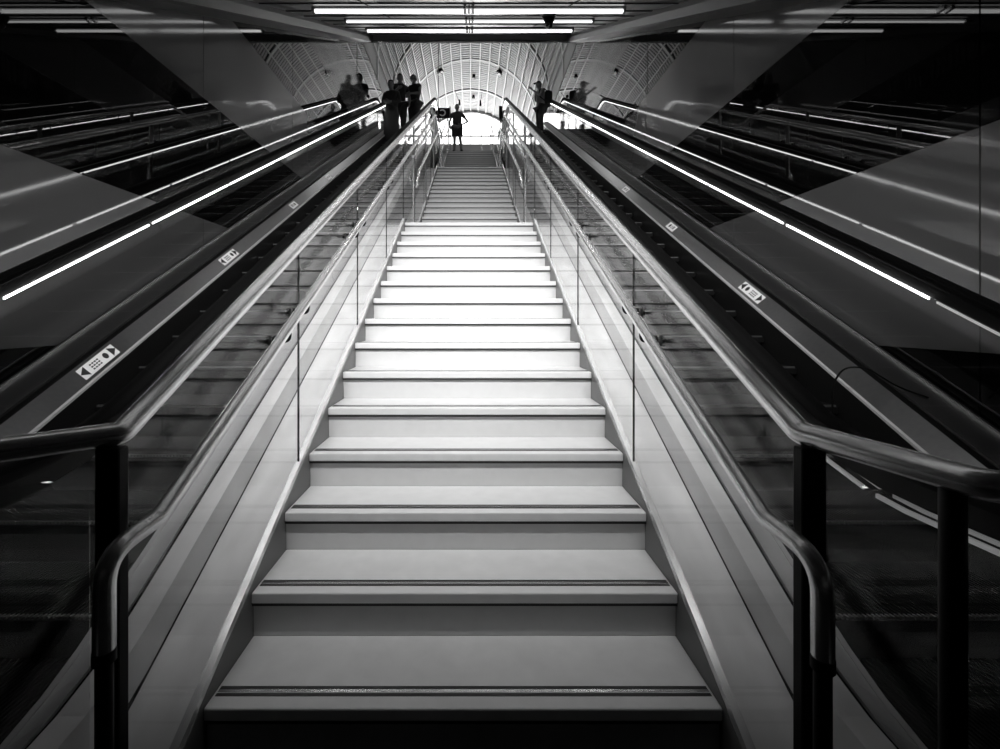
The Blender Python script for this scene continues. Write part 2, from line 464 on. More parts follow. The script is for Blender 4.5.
    # third flight: its own rails
    for E3, rr in ((2.02, .022), (2.30, .018)):
        bm = BM(); X3 = XA if rr > .02 else s*.76
        y0, y1 = nose(30)-.5, nose(43)
        tube(bm, fillet([(X3, y0, lineZ(E3, y0)-.8), (X3, y0, lineZ(E3, y0)), (X3, y1, lineZ(E3, y1)), (X3, y1+.35, lineZ(E3, y1)), (X3, y1+.35, TOPZ)], .12, 5), rr, 12)
        link('upper_rail', bm, M['steel'], t, smooth=True)
    for a, b in ((nose(30), nose(34)), (nose(34), nose(38)), (nose(38), nose(43))):
        bm = BM(); xa, xb = sorted((s*.812, s*.819))
        vv = [bm.verts.new((x, y, z)) for x in (xa, xb) for (y, z) in ((a, stairline(a)+.05), (b-.01, stairline(b)+.05), (b-.01, lineZ(2.06, b)), (a, lineZ(2.06, a)))]
        for f in ((0, 1, 2, 3), (4, 5, 6, 7), (0, 1, 5, 4), (1, 2, 6, 5), (2, 3, 7, 6), (3, 0, 4, 7)): bm.faces.new([vv[i] for i in f])
        link('glass_panel', bm, M['glass'], t)
    # ---- inner handrail of the first flights (B)
    XB = s*.742
    h = thing('handrail', ('left' if s < 0 else 'right')+' slim steel handrail bending down to a post at the stair foot', 'handrail', (XB, .94, 0), 'inner handrails on the glass')
    zk = lineZ(EB, 1.08)
    px = s*.76; py = .945 if s < 0 else .925
    pts = [(px, py, .66), (px, py, zk-.02), (XB, 1.08, zk), (XB, 9.45, lineZ(EB, 9.45)), (XB, 10.4, lineZ(EB, 9.45)), (XB, 10.45, lineZ(EB, 9.45)-.35)]
    bm = BM(); tube(bm, fillet(pts, {1: .11, 2: .012, 3: .1, 4: .12, 'd': .03}, 7), .021, 16)
    link('rail', bm, M['steel'], h, smooth=True)
    bm = BM(); tube(bm, [(px, py, 0), (px, py, .668)], .017, 14); tube(bm, [(px, py, .64), (px, py, .665)], .0225, 14)
    bmesh.ops.create_cone(bm, cap_ends=True, segments=18, radius1=.05, radius2=.046, depth=.012, matrix=Matrix.Translation((px, py, .006)))
    link('end_post', bm, M['black'], h, smooth=True)
    for j in js[1:-1]:
        for dy in (-.28, -.07):
            y = j+dy; z = lineZ(EB, y)
            bm = BM()
            tube(bm, fillet([(XB, y, z-.018), (XB, y, z-.065), (s*.805, y, z-.065)], .03, 4), .007, 8)
            bmesh.ops.create_cone(bm, cap_ends=True, segments=16, radius1=.024, radius2=.024, depth=.010, matrix=Matrix.Translation((s*.803, y, z-.065)) @ Matrix.Rotation(math.pi/2, 4, 'Y'))
            bmesh.ops.create_cone(bm, cap_ends=True, segments=16, radius1=.024, radius2=.024, depth=.010, matrix=Matrix.Translation((s*.829, y, z-.065)) @ Matrix.Rotation(math.pi/2, 4, 'Y'))
            link('bracket', bm, M['black'], h, smooth=True)
    # ---- second-flight handrail (C) starting above the landing
    EC = 1.60
    h = thing('handrail', ('left' if s < 0 else 'right')+' handrail of the second flight, with a looped lower end above the landing', 'handrail', (XB, 6.55, 0), 'looped handrails of the second flight')
    y0, y1 = 6.56, 10.9
    pts = [(s*.80, y0+.25, lineZ(EC, y0+.25)-.28), (s*.80, y0-.05, lineZ(EC, y0)-.26), (XB, y0-.1, lineZ(EC, y0)-.12), (XB, y0, lineZ(EC, y0)), (XB, y1, lineZ(EC, y1)), (XB, y1+.8, lineZ(EC, y1)+.02)]
    bm = BM(); tube(bm, fillet(pts, {1: .08, 2: .08, 3: .05, 'd': .1}, 6), .021, 14)
    link('rail', bm, M['steel'], h, smooth=True)
    for y in (6.75, 8.4, 10.2):
        z = lineZ(EC, y); bm = BM()
        tube(bm, fillet([(XB, y, z-.018), (XB, y, z-.07), (s*.80, y, z-.07)], .03, 4), .010, 8)
        box(bm, min(s*.79, s*.808), max(s*.79, s*.808), y-.04, y+.04, z-.12, z-.02, bev=.004)
        link('bracket', bm, M['dsteel'], h, smooth=True)

# ------------------------------------------------------------------ escalators
def smax(a, b, k):
    hh = max(0.0, min(1.0, .5+.5*(b-a)/k)); return a*(1-hh)+b*hh+k*hh*(1-hh)
def base(Y):
    z = smax(0.0, -.745+.577*Y, .12)
    return -smax(-z, -TOPZ, .15)
def slope(Y): return (base(Y+.02)-base(Y-.02))/.04
def epath(ya, yb, off=0.0, step=.12, fine=True):
    ys = []; y = ya
    while y < yb: ys.append(y); y += step if (y < 2.0 or y > 13.4) else .8
    ys.append(yb); return [(y, base(y)+off) for y in ys]
STEP_MESH = {}
def step_mesh():
    bm = BM(); n = 56; w = .985; p = w/n
    box(bm, -.4925, .4925, -.02, .375, -.05, -.010, 0)
    for i in range(n):
        x = -.4925+p*i
        box(bm, x, x+p*.5, .004, .37, -.011, 0, 0)
        box(bm, x, x+p*.5, -.012, .005, -.012, 0.001, 1)
    # curved grooved riser
    for i in range(n):
        x = -.4925+p*i
        pr = [(-.012, -.01), (.0, -.07), (.02, -.14), (.05, -.2)]
        for (a, b) in zip(pr, pr[1:]):
            v = [bm.verts.new(q) for q in ((x, a[0], a[1]), (x+p*.5, a[0], a[1]), (x+p*.5, b[0], b[1]), (x, b[0], b[1]))]
            bm.faces.new(v)
    v = None
    for (a, b) in zip([(.0, -.04), (.012, -.1), (.035, -.16), (.06, -.22)], [(.012, -.1), (.035, -.16), (.06, -.22), (.1, -.26)]):
        v = [bm.verts.new(q) for q in ((-.4925, a[0], a[1]), (.4925, a[0], a[1]), (.4925, b[0], b[1]), (-.4925, b[0], b[1]))]
        bm.faces.new(v)
    return bm
def sticker(y, s, kind, parent):
    # on the inner deck, X 2.31-2.41 : follows the deck plane
    xa, xb = 2.325, 2.392
    def P(u, v, lift): # u along slope metres, v across 0..1
        yy = y+u*math.cos(math.atan(.577)); x = xa+(xb-xa)*v
        return (s*x, yy, base(yy)+.16+(x-2.30)/.11*.085+lift+.002)
    def quad(bm, u0, u1, v0, v1, lift, mi):
        vv = [bm.verts.new(P(*q, lift)) for q in ((u0, v0), (u1, v0), (u1, v1), (u0, v1))]
        ww = [bm.verts.new(P(*q, lift-.0015)) for q in ((u0, v0), (u1, v0), (u1, v1), (u0, v1))]
        bm.faces.new(vv).material_index = mi
        for i in range(4): bm.faces.new((vv[i], vv[(i+1) % 4], ww[(i+1) % 4], ww[i])).material_index = mi
    def disc(bm, uc, vc, r, lift, mi, n=14):
        bm.faces.new([bm.verts.new(P(uc+r*math.cos(2*math.pi*i/n), vc+r/.067*math.sin(2*math.pi*i/n), lift)) for i in range(n)]).material_index = mi
    bm = BM()
    L = .30 if kind else .2
    quad(bm, 0, L, 0, 1, .0, 0)
    disc(bm, L*.70, .5, .019, .0012, 1); 
    if kind:
        bm.faces.new([bm.verts.new(P(u, v, .0012)) for u, v in ((.0, .5), (.05, .05), (.05, .95))]).material_index = 1
        bm.faces.new([bm.verts.new(P(u, v, .0012)) for u, v in ((L-.05, .05), (L, .5), (L-.05, .95))]).material_index = 1
        for j in range(3):
            for i in range(4): quad(bm, .085+i*.02, .085+i*.02+.013, .2+j*.22, .2+j*.22+.12, .0012, 1)
    else:
        quad(bm, .03, .07, .3, .8, .0012, 2)
        for j in range(2): quad(bm, .08, .11, .3+j*.25, .42+j*.25, .0012, 2)
    o = link('safety_sticker', bm, [M['sticker'], M['ink'], M['stickgrey']], parent)
    o['label'] = 'white safety sticker with small black pictograms'
for s in (-1, 1):
    side = 'left' if s < 0 else 'right'
    e = thing('escalator', side+' escalator, '+('carrying three standing people near its top' if s < 0 else 'carrying one person with a cap and backpack near its top'), 'escalator', (s*1.79, 1.0, 0), 'escalators on both sides of the staircase')
    def xs(prof): return [(s*x, z) for x, z in prof]
    # steps
    proto = None
    y = .25; ys = []
    k0 = 1.35
    kk = -3
    while True:
        yy = k0+kk*.3464
        if yy > 15.0: break
        ys.append(yy); kk += 1
    for yy in ys:
        b0 = base(yy+.17)
        if proto is None:
            proto = link('step', step_mesh(), [M['stepm'], M['stepedge']], e); proto.matrix_parent_inverse = Matrix.Identity(4); o = proto
        else:
            o = proto.copy(); C.objects.link(o); o.parent = e; o.matrix_parent_inverse = Matrix.Identity(4)
        # step tops sit level; nosing at the incline line
        z = base(yy) if .3 < slope(yy) else (0.0 if yy < 5 else TOPZ)
        o.location = (0, yy-1.0, z-0.0)
    # skirts
    for x0, x1 in ((1.272, 1.287), (2.293, 2.308)):
        bm = BM(); sweepYZ(bm, epath(.15, 15.4), xs([(x0, -.28), (x1, -.28), (x1, .15), (x0, .15)])); link('skirt_panel', bm, M['skirtblk'], e)
    # inner skirt edge trim
    for x0, x1 in ((1.270, 1.290), (2.290, 2.310)):
        bm = BM(); sweepYZ(bm, epath(.15, 15.4), xs([(x0, .150), (x1, .150), (x1, .166), (x0, .166)])); link('skirt_trim', bm, M['trim'], e)
    # inner decks sloping up to the glass
    for pr in ([(2.31, .135), (2.31, .162), (2.41, .245), (2.41, .2)], [(1.27, .135), (1.27, .162), (1.15, .245), (1.15, .2)]):
        bm = BM(); sweepYZ(bm, epath(.15, 15.4), xs(pr)); link('inner_deck', bm, M['deck'] if pr[0][0] > 2 else M['marble'], e)
    # glass channels + outer decks
    for xg in (1.14, 2.44):
        hw = .028 if xg > 2 else .009
        bm = BM(); sweepYZ(bm, epath(.15, 15.4), xs([(xg-hw, .18), (xg+hw, .18), (xg+hw, .235), (xg-hw, .235)])); link('glass_channel', bm, M['black'], e)
    bm = BM(); sweepYZ(bm, epath(.15, 15.4), xs([(2.47, .15), (2.47, .25), (2.715, .25), (2.715, .15)])); link('outer_deck', bm, M['deckdark'], e)
    bm = BM(); sweepYZ(bm, epath(.15, 15.4), xs([(2.655, .25), (2.655, .268), (2.672, .268), (2.672, .25)])); link('deck_trim', bm, M['steel'], e)
    bm = BM(); sweepYZ(bm, epath(.15, 15.4), xs([(1.05, .10), (1.05, .25), (1.13, .25), (1.13, .10)])); link('outer_deck', bm, M['marble'], e)
    bm = BM(); sweepYZ(bm, epath(.15, 15.4), xs([(1.052, -.9), (1.075, -.9), (1.075, .249), (1.052, .249)])); link('side_cladding', bm, M['clad'], e)
    # floor plates and combs
    for (ya, yb, z) in ((-.55, .32, .0), (14.95, 16.4, TOPZ)):
        bm = BM(); xa, xb = sorted((s*1.29, s*2.29)); box(bm, xa, xb, ya, yb, z-.03, z+.012, 0, bev=.003)
        for i in range(40): 
            x = xa+.01+i*.0245
            box(bm, x, x+.006, ya+.03, yb-.05, z+.011, z+.015)
        link('comb_plate', bm, M['stepm'], e)
    # balustrades: inner near the stair, outer near the wall
    for xg, outer in ((1.14, False), (2.44, True)):
        gx0, gx1 = xg-.006, xg+.006
        off0, off1 = .22, .90
        jy = [.1, 3.76, 7.36, 10.96, 14.2, 15.2] if outer else [.1, 1.9, 3.76, 5.56, 7.36, 9.16, 10.96, 12.7, 14.2, 15.2]
        for a, b in zip(jy, jy[1:]):
            bm = BM(); n = max(2, int((b-a)/.15)); rings = []
            for i in range(n+1):
                y = a+.006+(b-a-.012)*i/n
                hh = off1-off0
                sh = -.433*hh*min(1, slope(y)/.577)
                yt = y+sh
                rings.append([bm.verts.new((s*gx0, y, base(y)+off0)), bm.verts.new((s*gx1, y, base(y)+off0)), bm.verts.new((s*gx1, yt, base(yt)+off1)), bm.verts.new((s*gx0, yt, base(yt)+off1))])
            for p, q in zip(rings, rings[1:]):
                for i in range(4): bm.faces.new((p[i], p[(i+1) % 4], q[(i+1) % 4], q[i]))
            bm.faces.new(rings[0]); bm.faces.new(rings[-1])
            link('glass_panel', bm, M['glass2'], e)
        # handrail loop with newel ends
        hz = .985
        yb0, yt0 = .12, 15.25
        path = []
        rr = .36
        for i in range(9):
            a = -math.pi/2-math.pi*i/8*1.0
            path.append((yb0+rr*math.cos(a)*1.0, base(yb0)+hz-rr+rr*math.sin(a)))
        path = path+[p for p in epath(yb0+.1, yt0-.1, hz, .12)]
        for i in range(9):
            a = math.pi/2-math.pi*i/8
            path.append((yt0+rr*math.cos(a), base(yt0)+hz-rr+rr*math.sin(a)))
        pr = [(xg-.036, -.008), (xg-.030, -.018), (xg+.030, -.018), (xg+.036, -.008), (xg+.036, .010), (xg+.022, .020), (xg-.022, .020), (xg-.036, .010)]
        bm = BM(); sweepYZ(bm, path, xs(pr), vertical=False); link('moving_handrail', bm, M['rubber'], e, smooth=True)
        bm = BM(); sweepYZ(bm, path, xs([(xg-.018, -.075), (xg+.018, -.075), (xg+.022, -.019), (xg-.022, -.019)]), vertical=False); link('handrail_track', bm, M['black'], e)
        if not outer:
            bm = BM(); sweepYZ(bm, path[9:-9], xs([(xg+.034, -.026), (xg+.040, -.026), (xg+.040, -.016), (xg+.034, -.016)]), vertical=False); link('handrail_guide', bm, M['trim'], e)
        # newel glass
        for (yc, sg) in ((yb0+.05, -1), (yt0-.1, 1)):
            bm = BM(); zc = base(yc)+hz-rr-.03; pts = [(yc, zc+.31)]+[(yc+sg*.31*math.sin(math.pi*i/10), zc+.31*math.cos(math.pi*i/10)) for i in range(1, 10)]+[(yc, zc-.31)]
            A = [bm.verts.new((s*gx0, p[0], p[1])) for p in pts]; B = [bm.verts.new((s*gx1, p[0], p[1])) for p in pts]
            bm.faces.new(A); bm.faces.new(B)
            for i in range(len(pts)): bm.faces.new((A[i], A[(i+1) % len(pts)], B[(i+1) % len(pts)], B[i]))
            link('newel_glass', bm, M['glass2'], e)
        # led strips: segments about a metre long with short gaps
        y = .15 if (outer or s > 0) else 1.7; bm = BM()
        while y < 14.9:
            y1 = min(y+1.04, 14.95)
            for sgn in (-1, 1):
                xa = xg+sgn*.019; xb = xg+sgn*.027
                sweepYZ(bm, epath(y, y1, .882, .12), xs([(min(xa, xb), 0), (max(xa, xb), 0), (max(xa, xb), .011), (min(xa, xb), .011)]))
            link('led_strip', bm, M['led'] if y > 1.5 else M['leddim'], e); bm = BM()
            y = y1+.04
        bm.free()
    # outer balustrade handrail supports under deck level, stickers
    for y in ((2.70, 4.22, 5.85, 7.30) if s < 0 else (3.55, 5.06, 6.58)):
        sticker(y, s, (y < 4.5) if s > 0 else (y < 5), e)
    # deck joints
    for y in (2.3, 3.15, 4.75, 6.3, 8.0, 9.7):
        bm = BM(); sweepYZ(bm, [(y, base(y)), (y+.008, base(y+.008))], xs([(2.308, .158), (2.412, .2463), (2.412, .24), (2.308, .15)])); link('deck_joint', bm, M['black'], e)
# loose black cable on the right escalator
bm = BM()
pts = [(2.12, 2.56, .73), (2.115, 2.56, .98), (2.17, 2.55, 1.09), (2.28, 2.52, 1.09), (2.44, 2.5, .98), (2.56, 2.45, .93)]
tube(bm, fillet(pts, .07, 6), .005, 8)
tag(link('cable', bm, M['black'], smooth=True), 'thin black cable arching from the steps to the outer deck of the right escalator', 'cable')

# ------------------------------------------------------------------ upper hall contents
t = thing('glass_barrier', 'low panelled barrier across the upper hall behind the standing man', 'barrier', (0, 18, TOPZ))
for i in range(-3, 4):
    x = i*.82+.05
    if -3.1 < x-.4 and x+.4 < 3.1:
        bm = BM(); box(bm, x-.40, x+.40, 17.99, 18.01, TOPZ+.05, TOPZ+.93, bev=.004); link('panel', bm, M['slat'], t)
        bm = BM(); box(bm, x+.402, x+.418, 17.98, 18.02, TOPZ, TOPZ+1.25); link('post', bm, M['dsteel'], t)
bm = BM(); tube(bm, [(-3.1, 18, TOPZ+1.25), (3.1, 18, TOPZ+1.25)], .035, 10); link('top_rail', bm, M['dsteel'], t, smooth=True)
# hanging sign
t = thing('hanging_sign', 'black hanging sign with pale ring symbol above the head of the stairs', 'sign', (-1.15, 16.6, 9.05))
bm = BM(); zt, zb = 9.24, 8.86; box(bm, -1.62, -.78, 16.57, 16.63, zb, zt, bev=.01); link('sign_box', bm, M['black'], t)
bm = BM()
nn = 18
for i in range(nn-4):
    a0 = -math.pi*.25-2*math.pi*i/nn+math.pi; a1 = -math.pi*.25-2*math.pi*(i+1)/nn+math.pi
    bm.faces.new([bm.verts.new((-1.05+r_*math.cos(a), 16.565, 9.05+r_*math.sin(a))) for r_, a in ((.13, a0), (.13, a1), (.085, a1), (.085, a0))])
link('ring_symbol', bm, M['signw'], t)['label'] = 'pale open ring symbol'
bm = BM(); tube(bm, [(-1.2, 16.6, zt-.02), (-1.2, 16.6, 13.1)], .012, 8); tube(bm, [(-.76, 16.6, TOPZ), (-.76, 16.6, zt+.05)], .025, 8); link('hanger', bm, M['dsteel'], t)
for x in (-1.3, 1.3): area('stair_head_fill', (x, 15.0, 12.9), (0, 0, 0), .4, .4, 16, 120)  # unseen fill lights added to brighten the upper flights
# vault speakers and drop cables
def on_vault(px, py):
    # point on the vault seen at this place of the picture
    dx = (px-471)/F; dz = (317.5-py)/F
    lo, hi = 10.8, 26.0
    for _ in range(60):
        m = (lo+hi)/2; x = CX+dx*m; z = CZ+dz*m
        inside = (abs(x) < RV and z < ZV) or (x*x+(z-ZV)**2 < RV**2)
        if inside: lo = m
        else: hi = m
    return Vector((CX+dx*lo, lo, CZ+dz*lo))
for px, py, r, lab in ((439.5, 70, .16, 'dark round spotlight on the vault, left of its centre line'), (500, 71, .16, 'dark round spotlight on the vault, right of its centre line'),
                     (474, 75, .09, 'small dark fitting on the crown of the vault, upper one'), (473.5, 95.5, .09, 'small dark fitting on the crown of the vault, lower one nearest the bright window'),
                     (573, 72, .13, 'dark round spotlight low on the right flank of the vault')):
    p = on_vault(px, py); c = Vector((0, p.y, ZV)); n = (c-p).normalized() if p.z > ZV else Vector((-math.copysign(1, p.x), 0, 0))
    t = thing('vault_spotlight', lab, 'spotlight', p, 'dark fittings on the vault')
    rot = n.to_track_quat('Z', 'Y').to_matrix().to_4x4()
    bm = BM(); bmesh.ops.create_cone(bm, cap_ends=True, segments=18, radius1=r*.75, radius2=r, depth=.16, matrix=Matrix.Translation(p+n*.07) @ rot)
    link('housing', bm, M['black'], t, smooth=True)
    bm = BM(); bmesh.ops.create_cone(bm, cap_ends=True, segments=18, radius1=r*.8, radius2=r*.8, depth=.02, matrix=Matrix.Translation(p+n*.155) @ rot)
    link('lens', bm, M['walld'], t, smooth=True)
for px, py, x2, y2, lab in ((455, 91, 459.5, 102.5, 'left hanging pendant on a thin cable, above the man in the middle'), (482, 92, 480.5, 103, 'right hanging pendant on a thin cable under the vault crown')):
    p = on_vault(px, py); Y = p.y-1.2
    q = Vector((CX+(x2-471)/F*Y, Y, CZ+(317.5-y2)/F*Y))
    t = thing('pendant', lab, 'pendant', q, 'pendants hanging from the vault')
    bm = BM(); tube(bm, [q, p], .012, 6); link('cable', bm, M['black'], t)
    bm = BM(); bmesh.ops.create_cone(bm, cap_ends=True, segments=12, radius1=.06, radius2=.03, depth=.28, matrix=Matrix.Translation(q)); link('housing', bm, M['black'], t, smooth=True)
# slim speaker pole on the right at the head of the stairs
t = thing('bollard', 'slim dark pole with a box head right of the stair head, under the vault', 'pole', (.92*1.25, 16.8, TOPZ))
bm = BM(); X = CX+(500.5-471)/F*16.8; 
tube(bm, [(X, 16.8, TOPZ), (X, 16.8, 8.9)], .022, 10); link('pole', bm, M['dsteel'], t)
bm = BM(); box(bm, X-.06, X+.06, 16.75, 16.85, 8.9, 9.40, bev=.015); link('head_box', bm, M['black'], t)

# ------------------------------------------------------------------ people
def skin_mesh(name, chains, mat, parent=None, root=0, levels=2, loc=None, merge=True):
    """chains: list of lists of (x,y,z,rx,ry); joints at the same place are shared"""
    me = bpy.data.meshes.new(name); vs, es, rad, idx = [], [], [], {}
    for ch in chains:
        prev = None
        for (x, y, z, rx, ry) in ch:
            key = (round(x, 4), round(y, 4), round(z, 4))
            if key not in idx: idx[key] = len(vs); vs.append((x, y, z)); rad.append((rx, ry))
            i = idx[key]
            if prev is not None and prev != i and (prev, i) not in es and (i, prev) not in es: es.append((prev, i))
            prev = i
    me.from_pydata(vs, es, [])
    o = bpy.data.objects.new(name, me); C.objects.link(o)
    sk = o.modifiers.new('skin', 'SKIN'); sk.use_smooth_shade = True
    layer = me.skin_vertices[0].data if me.skin_vertices else None
    if layer is None:
        bm = bmesh.new(); bm.from_mesh(me); bm.verts.layers.skin.verify(); bm.to_mesh(me); bm.free(); layer = me.skin_vertices[0].data
    for i, r in enumerate(rad): layer[i].radius = r if r[0] < .0125 else (r[0]*1.1, r[1]*1.1); layer[i].use_root = (i == root)
    su = o.modifiers.new('sub', 'SUBSURF'); su.levels = levels; su.render_levels = levels
    dg = bpy.context.evaluated_depsgraph_get(); dg.update()
    me2 = bpy.data.meshes.new_from_object(o.evaluated_get(dg)); me2.name = name
    bpy.data.objects.remove(o); 
    me2.materials.clear(); me2.materials.append(mat)
    for p in me2.polygons: p.use_smooth = True
    return me2
def put(name, me, parent):
    o = bpy.data.objects.new(name, me); C.objects.link(o); o.parent = parent; return o
def head_mesh(bm, c, yaw, tilt=0.0):
    """head with brow, nose, mouth, chin and ears; c = centre"""
    rot = Matrix.Rotation(yaw, 4, 'Z') @ Matrix.Rotation(tilt, 4, 'X')
    r = bmesh.ops.create_uvsphere(bm, u_segments=28, v_segments=22, radius=1.0)
    for v in r['verts']:
        x, y, z = v.co
        # egg shape; +y is the face
        w = .076*(1-.18*max(0, -z)**1.5); d = .098; hh = .118
        X, Y, Z = x*w, y*d, z*hh
        if y > 0:
            if abs(x) < .3 and -.25 < z < .15: Y += .018*math.exp(-(x/.13)**2)*math.exp(-((z+.14)/.16)**2)     # nose
            for ex in (-.42, .42): Y -= .012*math.exp(-((x-ex)/.16)**2-((z-.06)/.11)**2)                       # eye hollows
            Y += .005*math.exp(-((z-.22)/.08)**2)*math.exp(-(x/.6)**2)                                           # brow
            Y += .005*math.exp(-((z+.43)/.05)**2-(x/.25)**2)+.004*math.exp(-((z+.54)/.05)**2-(x/.22)**2)-.004*math.exp(-((z+.485)/.03)**2-(x/.28)**2)  # lips
            Y += .010*math.exp(-((z+.78)/.14)**2-(x/.35)**2)                                                     # chin
        v.co = Vector((X, Y, Z))
    vs = list(r['verts'])
    for sx in (-1, 1):
        e = bmesh.ops.create_uvsphere(bm, u_segments=10, v_segments=8, radius=1.0)
        for v in e['verts']: v.co = Vector((sx*.078+v.co.x*.009, -.006+v.co.y*.018+.004*v.co.z, -.003+v.co.z*.031))
        vs += e['verts']
        e = bmesh.ops.create_uvsphere(bm, u_segments=10, v_segments=8, radius=.012, matrix=Matrix.Translation((sx*.031, .080, .008)))
        vs += e['verts']
    Mx = Matrix.Translation(c) @ rot
    for v in vs: v.co = Mx @ v.co
def hair_mesh(c, yaw, kind, tilt=0.0):
    bm = BM(); rot = Matrix.Rotation(yaw, 4, 'Z') @ Matrix.Rotation(tilt, 4, 'X')
    r = bmesh.ops.create_uvsphere(bm, u_segments=28, v_segments=20, radius=1.0)
    kill = []
    for v in r['verts']:
        x, y, z = v.co
        lim = .30 if y > .3 else (-.05 if y > -.1 else -.45)
        if kind == 'long': lim = .32 if y > .35 else (-.3 if y > 0 else -1.2)
        if kind == 'cap': lim = .22 if y > 0 else .05
        if z < lim: kill.append(v)
        j = random.uniform(-.003, .003)
        v.co = Vector((x*(.084+j), y*(.106+j)-.004, z*(.130+j)+.004))
    bmesh.ops.delete(bm, geom=kill, context='VERTS')
    bmesh.ops.solidify(bm, geom=bm.faces[:], thickness=.012)
    if kind == 'cap':
        # peak
        pts = [(.072*math.sin(a), .085+.095*math.cos(a), .035-.012*math.cos(a)) for a in [math.radians(q) for q in range(-80, 81, 16)]]
        A = [bm.verts.new(p) for p in pts]; B = [bm.verts.new((p[0], p[1], p[2]+.008)) for p in pts]
        bm.faces.new(A); bm.faces.new(B)
        for i in range(len(pts)): bm.faces.new((A[i], A[(i+1) % len(pts)], B[(i+1) % len(pts)], B[i]))
    Mx = Matrix.Translation(c) @ rot
    for v in bm.verts: v.co = Mx @ v.co
    return bm
def person(label, loc, face, H, J, clothes, hair='short', group=None, headyaw=0, headtilt=0, slim=1.0):
    """J: joints in metres for a 1.75 m body facing +Y: elbows, wrists, knees, ankles, fingers direction"""
    t = thing('person', label, 'person', loc, group)
    t.rotation_euler = (0, 0, face); k = H/1.75; t.scale = (k, k, k)
    g = slim
    pel = (0, 0, .95, .155*g, .105*g)
    neck = Vector(J.get('neck', (0, .01, 1.50)))
    ch = Vector((neck.x*.8, neck.y*.8-.0, 1.33))
    chains = [[pel, (neck.x*.35, neck.y*.4, 1.12, .135*g, .095*g), (ch.x, ch.y, ch.z, .165*g, .11*g), (neck.x, neck.y, 1.455, .075, .065), (neck.x, neck.y+.008, 1.53, .055, .058), (neck.x, neck.y+.02, 1.60, .05, .055)]]
    for s_, sd in ((-1, 'l'), (1, 'r')):
        sh = (neck.x+s_*.175*g, neck.y-.01, 1.415, .062, .06)
        el = Vector(J['el_'+sd]); wr = Vector(J['wr_'+sd])
        chains.append([(ch.x, ch.y, ch.z, .165*g, .11*g), sh, tuple((Vector(sh[:3])+el)/2)+(.047, .047), tuple(el)+(.038, .038), tuple(el*.6+wr*.4)+(.037, .037), tuple(wr)+(.026, .022)])
        # hand
        d = Vector(J.get('hd_'+sd, (wr-el).normalized())).normalized()
        side = Vector(J.get('hs_'+sd, (0, 1, 0))); side = (side-d*side.dot(d)).normalized(); nrm = d.cross(side)
        palm = wr+d*.05; 
        chains.append([tuple(wr)+(.026, .022), tuple(palm)+(.034, .018)])
        cur = J.get('curl', .35)
        for i, (o_, l_) in enumerate(((-.030, .070), (-.010, .080), (.011, .076), (.031, .060))):
            b0 = wr+d*.092-side*o_*1.0
            dirs = d; p1 = b0; c_ = [tuple(palm)+(.034, .018), tuple(b0)+(.0095, .0095)]
            for q in range(3):
                dirs = (dirs*math.cos(cur)+nrm*(-s_)*math.sin(cur)).normalized(); p1 = p1+dirs*l_*.38
                c_.append(tuple(p1)+(.0085-.0008*q, .0085-.0008*q))
            chains.append(c_)
        tb = wr+d*.03+side*.032
        chains.append([tuple(wr+d*.05)+(.034, .018), tuple(tb)+(.012, .012), tuple(tb+(d*.6+side*.6).normalized()*.035)+(.010, .010), tuple(tb+(d*.8+side*.5).normalized()*.065)+(.009, .009)])
        hip = (s_*.092, 0, .90, .098*g, .10*g); kn = Vector(J['kn_'+sd]); an = Vector(J['an_'+sd])
        ft = Vector(J.get('ft_'+sd, (s_*.02, .17, -.045)))
        chains.append([pel, hip, tuple((Vector(hip[:3])*.5+kn*.5))+(.080*g, .082*g), tuple(kn)+(.056, .058), tuple(kn*.62+an*.38+Vector((0, -.012, 0)))+(.054, .056), tuple(an)+(.037, .04), tuple(an+Vector((ft.x*.6, ft.y*.5, -.04)))+(.036, .03), tuple(an+ft)+(.034, .022)])
    me = skin_mesh('body', chains, M['skin'], levels=1)
    bm = BM(); bm.from_mesh(me)
    hc = Vector((neck.x, neck.y+.035, 1.635)); head_mesh(bm, hc, headyaw, headtilt)
    bm.to_mesh(me); bm.free()
    for p in me.polygons: p.use_smooth = True
    put('body', me, t)
    hb = hair_mesh(hc, headyaw, hair, headtilt); hm = bpy.data.meshes.new('hair'); bmesh.ops.recalc_face_normals(hb, faces=hb.faces[:]); hb.to_mesh(hm); hb.free()
    hm.materials.append(M['hair'] if hair != 'cap' else M['cdark'])
    for p in hm.polygons: p.use_smooth = True
    put('cap' if hair == 'cap' else 'hair', hm, t)
    # clothes
    top, tcol, bot, bcol = clothes
    G = .014
    if top:
        cs = [[(0, 0, .90, .17*g+G, .12*g+G), (neck.x*.35, neck.y*.4, 1.12, .14*g+G, .10*g+G), (ch.x, ch.y, ch.z, .168*g+G, .112*g+G), (neck.x, neck.y-.005, 1.44, .088, .078)]]
        for s_, sd in ((-1, 'l'), (1, 'r')):
            sh = (neck.x+s_*.178*g, neck.y-.01, 1.415, .07, .068); el = Vector(J['el_'+sd]); wr = Vector(J['wr_'+sd])
            mid = Vector(sh[:3])*.45+el*.55
            c_ = [(ch.x, ch.y, ch.z, .168*g+G, .112*g+G), sh, tuple(mid)+(.064, .064)]
            if top == 'long': c_ += [tuple(el)+(.052, .052), tuple(el*.15+wr*.85)+(.040, .038)]
            cs.append(c_)
        put('shirt', skin_mesh('shirt', cs, tcol, levels=1), t)
